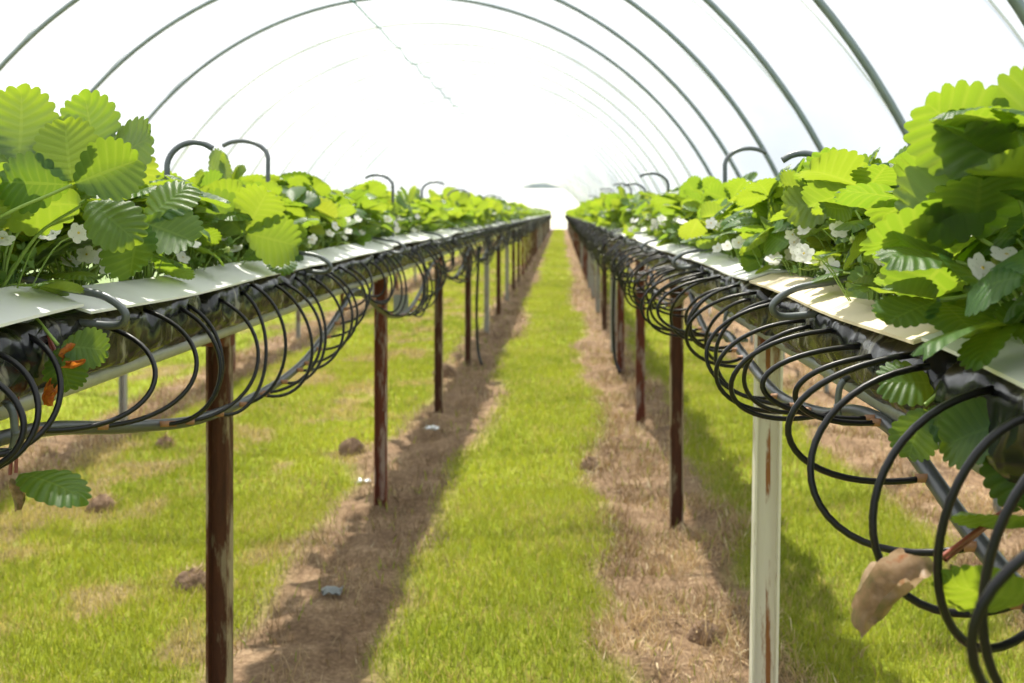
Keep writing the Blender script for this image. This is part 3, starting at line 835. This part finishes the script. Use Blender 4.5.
# left front: dark leaf against bright ones
hero('left', 72, 185, 1.46, (-.2, .1, 1), (.15, -.8, .22), .095, seed=1, ang=75)
hero('left', 92, 168, 1.80, (-.2, .35, 1), (0.1, .9, .3), .130, seed=2, ang=80)
hero('left', 86, 200, 1.52, (.6, -.1, -.4), (.6, -.7, .35), .095, seed=3, n=1)
hero('left', 82, 205, 1.50, (-1, -.05, .05), (.1, .75, .55), .15, seed=4, n=1)
hero('left', 18, 165, 1.62, (-.1, .3, 1), (-.1, .8, .4), .12, seed=5)
hero('left', 245, 233, 2.45, (.3, -.1, .5), (.1, .7, .55), .13, seed=6, ang=75)
hero('left', 142, 222, 1.75, (.9, -.2, -.25), (.2, -.75, .45), .105, seed=7)
# right front
hero('right', 1010, 175, 1.06, (-.6, .1, .55), (.2, .8, .5), .115, seed=8, n=3)
hero('right', 1018, 128, 1.02, (-.8, -.2, .25), (.1, .1, 1), .085, seed=9)
hero('right', 975, 235, 1.12, (-1, -.05, .0), (.05, .6, .75), .12, seed=10)
hero('right', 955, 262, 1.08, (-.6, -.25, .15), (.3, -.2, .9), .085, seed=11)
hero('right', 840, 205, 1.95, (-.3, .2, .9), (0, .85, .4), .105, seed=12)
hero('right', 940, 300, 1.12, (-.8, -.3, -.2), (.2, -.2, 1), .075, seed=13)
hero('right', 1015, 325, 1.0, (-1, -.1, -.05), (-.1, .2, 1), .10, seed=14, n=1)
# leaves hanging in front of the right bag
hero('right', 945, 385, 1.22, (-.7, -.1, .1), (-.2, -.7, .7), .075, seed=15, n=1)
hero('right', 925, 405, 1.16, (-.35, -.15, -.9), (-.5, -.8, .2), .060, seed=16, n=2)
hero('right', 1018, 420, 1.02, (-.2, -.2, -1), (-.7, -.6, .1), .085, seed=17, n=3)
hero('right', 860, 330, 1.7, (-.4, -.2, -.8), (-.6, -.6, .4), .075, seed=18, n=2)
hero('right', 1035, 520, .98, (-1, -.1, .05), (-.1, -.5, -.8), .075, seed=19, n=1, petmat='stem_red')
hero('right', 1040, 600, .92, (-1, -.1, .1), (-.2, -.6, -.6), .085, seed=20, n=1, petmat='stem_red')
# dry leaf hanging on a red stalk
hero('right', 938, 560, .96, (-.85, -.2, -.4), (.1, -.6, .8), .105, 'leaf_dry', 'stem_red', seed=22, n=1, bend=(1035, 488, 1.05))
hero('right', 945, 560, .97, (.35, -.2, -.5), (.3, -.8, .5), .050, 'leaf_dry', 'stem_red', seed=21, n=1, bend=(1040, 482, 1.05))
# left: orange and green leaves hanging under the bag
hero('left', 62, 366, 1.50, (.45, -.2, .1), (.1, -.9, .3), .035, 'leaf_orange', 'stem_red', seed=23, n=2, bend=(48, 335, 1.52))
hero('left', 56, 372, 1.50, (-.1, -.2, -1), (.2, -.9, .3), .05, 'leaf_orange', 'stem_red', seed=27, n=1, bend=(48, 335, 1.52))
hero('left', 16, 473, 1.42, (1, -.1, -.18), (.1, -.05, .95), .10, seed=24, n=1, petmat='stem_red', bend=(18, 372, 1.45))
hero('left', 10, 475, 1.42, (.4, -.1, -1), (.5, -.8, .2), .05, 'leaf_dry', 'stem_red', seed=25, n=1, bend=(18, 372, 1.45))
hero('left', 58, 345, 1.5, (.25, -.1, -1), (.3, -.9, .2), .065, seed=26, n=2)

# ---------------------------------------------------------------- small things
# hose dropping to the ground beside two posts
def drop_hose(row, d, xoff, lab):
    x = row.x+row.a*(0.03)+xoff
    P = catmull([(x+.03, d-.02, RAILZ-.02), (x+.02, d-.03, .9), (x+.005, d-.03, .5), (x+.02, d-.05, .15), (x+.06, d-.12, .02)], 6)
    tag(link('drop_hose', mesh_of('drop_hose', *sweep(P, 0.014, 6), M['tube'])), lab, 'hose')
drop_hose(LEFT, 9.15, .075, 'black hose hanging to the ground beside the fourth post of the left row')
drop_hose(RIGHT, 8.7, -.075, 'black hose hanging to the ground beside the fourth post of the right row')
# grey card hanging behind the second post
c = px(401, 304, 5.4)
tag(link('hanging_card', mesh_of('hanging_card', *box(c.x-.04, c.x+.04, 5.398, 5.402, c.z-.05, c.z+.05), M['tag'], False)), 'small grey card hanging below the left row past the second post', 'card')
V, F = sweep([(c.x, 5.4, c.z+.045), (c.x, 5.4, RAILZ-.01)], .002, 4); link('card_wire', mesh_of('card_wire', V, F, M['rod']), bpy.data.objects['hanging_card'])
def scrap(x, y, s, lab, mat='paper', seed=1):
    d = CAMZ*FPX/(y-VY); c = px(x, y, d); rg = random.Random(seed); n = 5
    V = [(c.x+s*(i/n-.5)+rg.uniform(-.2, .2)*s/n, d+s*.8*(j/n-.5), float(gz(c.x, d))+.012+rg.uniform(0, .022)) for j in range(n+1) for i in range(n+1)]
    F = [(j*(n+1)+i, j*(n+1)+i+1, (j+1)*(n+1)+i+1, (j+1)*(n+1)+i) for j in range(n) for i in range(n)]
    V2 = [(a_, b_, c_-.002) for a_, b_, c_ in V]; m = len(V); ring = [i for i in range(n+1)]+[(j+1)*(n+1)+n for j in range(n)]+[n*(n+1)+i for i in range(n-1, -1, -1)]+[j*(n+1) for j in range(n-1, 0, -1)]
    F2 = [tuple(reversed([q+m for q in f])) for f in F]+[(ring[i], ring[i]+m, ring[(i+1) % len(ring)]+m, ring[(i+1) % len(ring)]) for i in range(len(ring))]
    tag(link('plastic_scrap', mesh_of('plastic_scrap', V+V2, F+F2, M[mat])), lab, 'scrap')
scrap(432, 429, .09, 'white crumpled scrap lying on the soil beside the left posts')
scrap(332, 601, .07, 'pale grey leaf litter scrap on the dark soil, left foreground', 'tag', 2)
scrap(364, 481, .06, 'small white scrap left of the second left post', 'paper', 4)

# earthy tussocks in the left grass lane
def tussock(x, y, w, lab, seed):
    d = CAMZ*FPX/(y-VY); c = px(x, y, d); rg = random.Random(seed); V, F = [], []; n, m = 14, 6
    for i in range(m+1):
        a = i/m*math.pi/2
        for k in range(n):
            q = 2*math.pi*k/n; e = 1+.35*(float(vnoise(3*math.cos(q)+9, 3*math.sin(q)+i*.8, seed))-.5)
            V.append((c.x+w/2*math.cos(a)*math.cos(q)*e, d+w/2*math.cos(a)*math.sin(q)*e, float(gz(c.x, d))-.02+w*.62*math.sin(a)*e))
    for i in range(m):
        for k in range(n): F.append((i*n+k, i*n+(k+1) % n, (i+1)*n+(k+1) % n, (i+1)*n+k))
    F.append(tuple(m*n+k for k in range(n)))
    o = link('earth_tussock', mesh_of('earth_tussock', V, F, M['clod'])); tag(o, lab, 'tussock', 'earth tussocks in the grass')
    parts = []
    for k in range(60):
        q = rg.uniform(0, 6.28); rr_ = w*.5*rg.random()**.5; B = Vector((c.x+rr_*math.cos(q), d+rr_*math.sin(q), float(gz(c.x, d))+w*.55*(1-(rr_/(w*.5))**2)))
        T = B+Vector((rg.uniform(-.05, .05), rg.uniform(-.05, .05), rg.uniform(.0, .05))); X = Vector((.0025, 0, 0))
        parts.append(([B-X, B+X, T], [(0, 1, 2)]))
    f_ = link('dry_blades', mesh_of('dry_blades', *join(parts), M['dry_blade']), o); f_['kind'] = 'stuff'
M['clod'] = mat_simple('brown_clod', (0.16, 0.10, 0.06), 0.95, nscale=30, var=.5, bstr=.9, bdist=.02)
M['dry_blade'] = mat_simple('dry_blade', (0.42, 0.30, 0.15), 0.8, nscale=10)
for i, (x, y, w, lab) in enumerate([(101, 512, .11, 'brown earthy tussock in the grass, left of the nearest left post'), (192, 585, .11, 'brown tussock just left of the foot of the nearest left post'), (165, 448, .10, 'dark tussock below the sagging hose of the left row'), (352, 455, .12, 'brown tussock between the first and second left posts'), (445, 375, .16, 'dark clump of earth beside the third left post'), (705, 640, .09, 'dark weedy clump on the straw left of the cream post'), (590, 468, .10, 'low clump at the edge of the aisle grass and straw')]):
    tussock(x, y, w*1.25, lab, i+3)

# ---------------------------------------------------------------- grass and straw
def blades(n, region, keep, hgt, wid, cols, lean, seed):
    rg = np.random.default_rng(seed); (x0, x1, y0, y1) = region
    x = rg.uniform(x0, x1, n); u = rg.random(n)
    y = y0+(y1-y0)*u
    k = rg.random(n) < keep(x, y); x, y = x[k], y[k]; n = len(x)
    a = rg.uniform(0, 2*np.pi, n); h = hgt*rg.uniform(.5, 1.25, n); w = wid*rg.uniform(.6, 1.3, n)
    la = rg.uniform(0, 2*np.pi, n); ln = lean*rg.uniform(.3, 1.3, n)
    z = gz(x, y)-0.004
    ca, sa = np.cos(a)*w/2, np.sin(a)*w/2
    lx, ly = np.cos(la)*ln*h, np.sin(la)*ln*h
    hz = h*np.sqrt(np.clip(1-np.minimum(ln, .98)**2, .04, 1))
    V = np.empty((n, 5, 3))
    V[:, 0] = np.stack([x-ca, y-sa, z], 1); V[:, 1] = np.stack([x+ca, y+sa, z], 1)
    V[:, 2] = np.stack([x+ca*.8+lx*.4, y+sa*.8+ly*.4, z+hz*.62], 1); V[:, 3] = np.stack([x-ca*.8+lx*.4, y-sa*.8+ly*.4, z+hz*.62], 1)
    V[:, 4] = np.stack([x+lx, y+ly, z+hz], 1)
    b = np.arange(n)[:, None]*5
    F = np.concatenate([b+np.array([[0, 1, 2]]), b+np.array([[0, 2, 3]]), b+np.array([[3, 2, 4]])], 0)
    C = cols(x, y, rg)
    T = np.repeat(np.concatenate([C, np.ones((n, 1))], 1), 5, 0)
    return V.reshape(-1, 3), F, T
def cat(parts):
    V, F, T = [], [], []; o = 0
    for v, f, t_ in parts: V.append(v); F.append(f+o); T.append(t_); o += len(v)
    return np.concatenate(V), np.concatenate(F), np.concatenate(T)
GA, GB, GC = np.array([.16, .215, .022]), np.array([.38, .405, .055]), np.array([.44, .37, .17])
def grass_cols(x, y, rg):
    n = len(x); p = vnoise(x*2.3, y*1.6, 41)[:, None]; q = rg.random((n, 1))
    c = GA+(GB-GA)*np.clip(.15+.55*p+.5*(q-.3), 0, 1)
    dry = (rg.random(n) < .10+.75*bare_patch(x, y)*(x < -1)+.24*sstep(.5, .75, vnoise(x*2.3, y*4.1, 44)))[:, None]
    return np.where(dry, GC*(.6+.6*q), c)
SA, SB, SC = np.array([.19, .118, .066]), np.array([.60, .44, .26]), np.array([.75, .62, .40])
def straw_cols(x, y, rg):
    n = len(x); q = rg.random((n, 1)); p = vnoise(x*4, y*3, 47)[:, None]
    return SA+(SB-SA)*np.clip(p*.9+.6*(q-.4), 0, 1)+(SC-SB)*(q > .9)
def kg(x, y): return green(x, y)*(1-.45*bare_patch(x, y)*(x < -1))
lanes = [('aisle', -0.68, 0.42, 'short sunlit grass down the middle of the aisle'), ('left', -2.8, -0.98, 'patchy green grass lane beyond the left row'), ('right', 0.68, 1.8, 'bright green grass lane beyond the right row'), ('outer', -5.1, -3.05, 'grass lane beyond the back row of posts')]
for i, (nm, x0, x1, lab) in enumerate(lanes):
    w = x1-x0; pp = []
    ystart = 2.3 if nm in ('aisle',) else 2.0
    for j, (y0, y1, den, h, wd) in enumerate(((ystart, 5, 9500, .058, .0042), (5, 10, 4200, .060, .0062), (10, 20, 1500, .060, .010), (20, 45, 420, .062, .018), (45, END, 120, .065, .032))):
        if nm == 'outer': den *= .4
        pp.append(blades(int(den*1.35*w*(y1-y0)), (x0, x1, y0, y1), kg, h*.85, wd*.78, grass_cols, .65, 100+i*10+j))
    V, F, T = cat(pp)
    tag(link('grass', np_mesh('grass', V, F, M['grass'], 'tint', T, False)), lab, 'grass', kind='stuff')
strips = [('left', -1.32, -0.36, 'brown straw and bare soil strip under the left row'), ('right', 0.06, 1.0, 'pale straw mulch strip under the right row'), ('back', -3.35, -2.5, 'brown litter strip under the back row of posts'), ('edge', 1.5, 2.4, 'reddish soil litter strip along the right tunnel edge')]
for i, (nm, x0, x1, lab) in enumerate(strips):
    w = x1-x0; pp = []
    ks = lambda x, y: np.clip((1-green(x, y))*.95+.06, 0, 1)*(.12+.88*sstep(.28,.62,vnoise(x*5, y*4, 53)))
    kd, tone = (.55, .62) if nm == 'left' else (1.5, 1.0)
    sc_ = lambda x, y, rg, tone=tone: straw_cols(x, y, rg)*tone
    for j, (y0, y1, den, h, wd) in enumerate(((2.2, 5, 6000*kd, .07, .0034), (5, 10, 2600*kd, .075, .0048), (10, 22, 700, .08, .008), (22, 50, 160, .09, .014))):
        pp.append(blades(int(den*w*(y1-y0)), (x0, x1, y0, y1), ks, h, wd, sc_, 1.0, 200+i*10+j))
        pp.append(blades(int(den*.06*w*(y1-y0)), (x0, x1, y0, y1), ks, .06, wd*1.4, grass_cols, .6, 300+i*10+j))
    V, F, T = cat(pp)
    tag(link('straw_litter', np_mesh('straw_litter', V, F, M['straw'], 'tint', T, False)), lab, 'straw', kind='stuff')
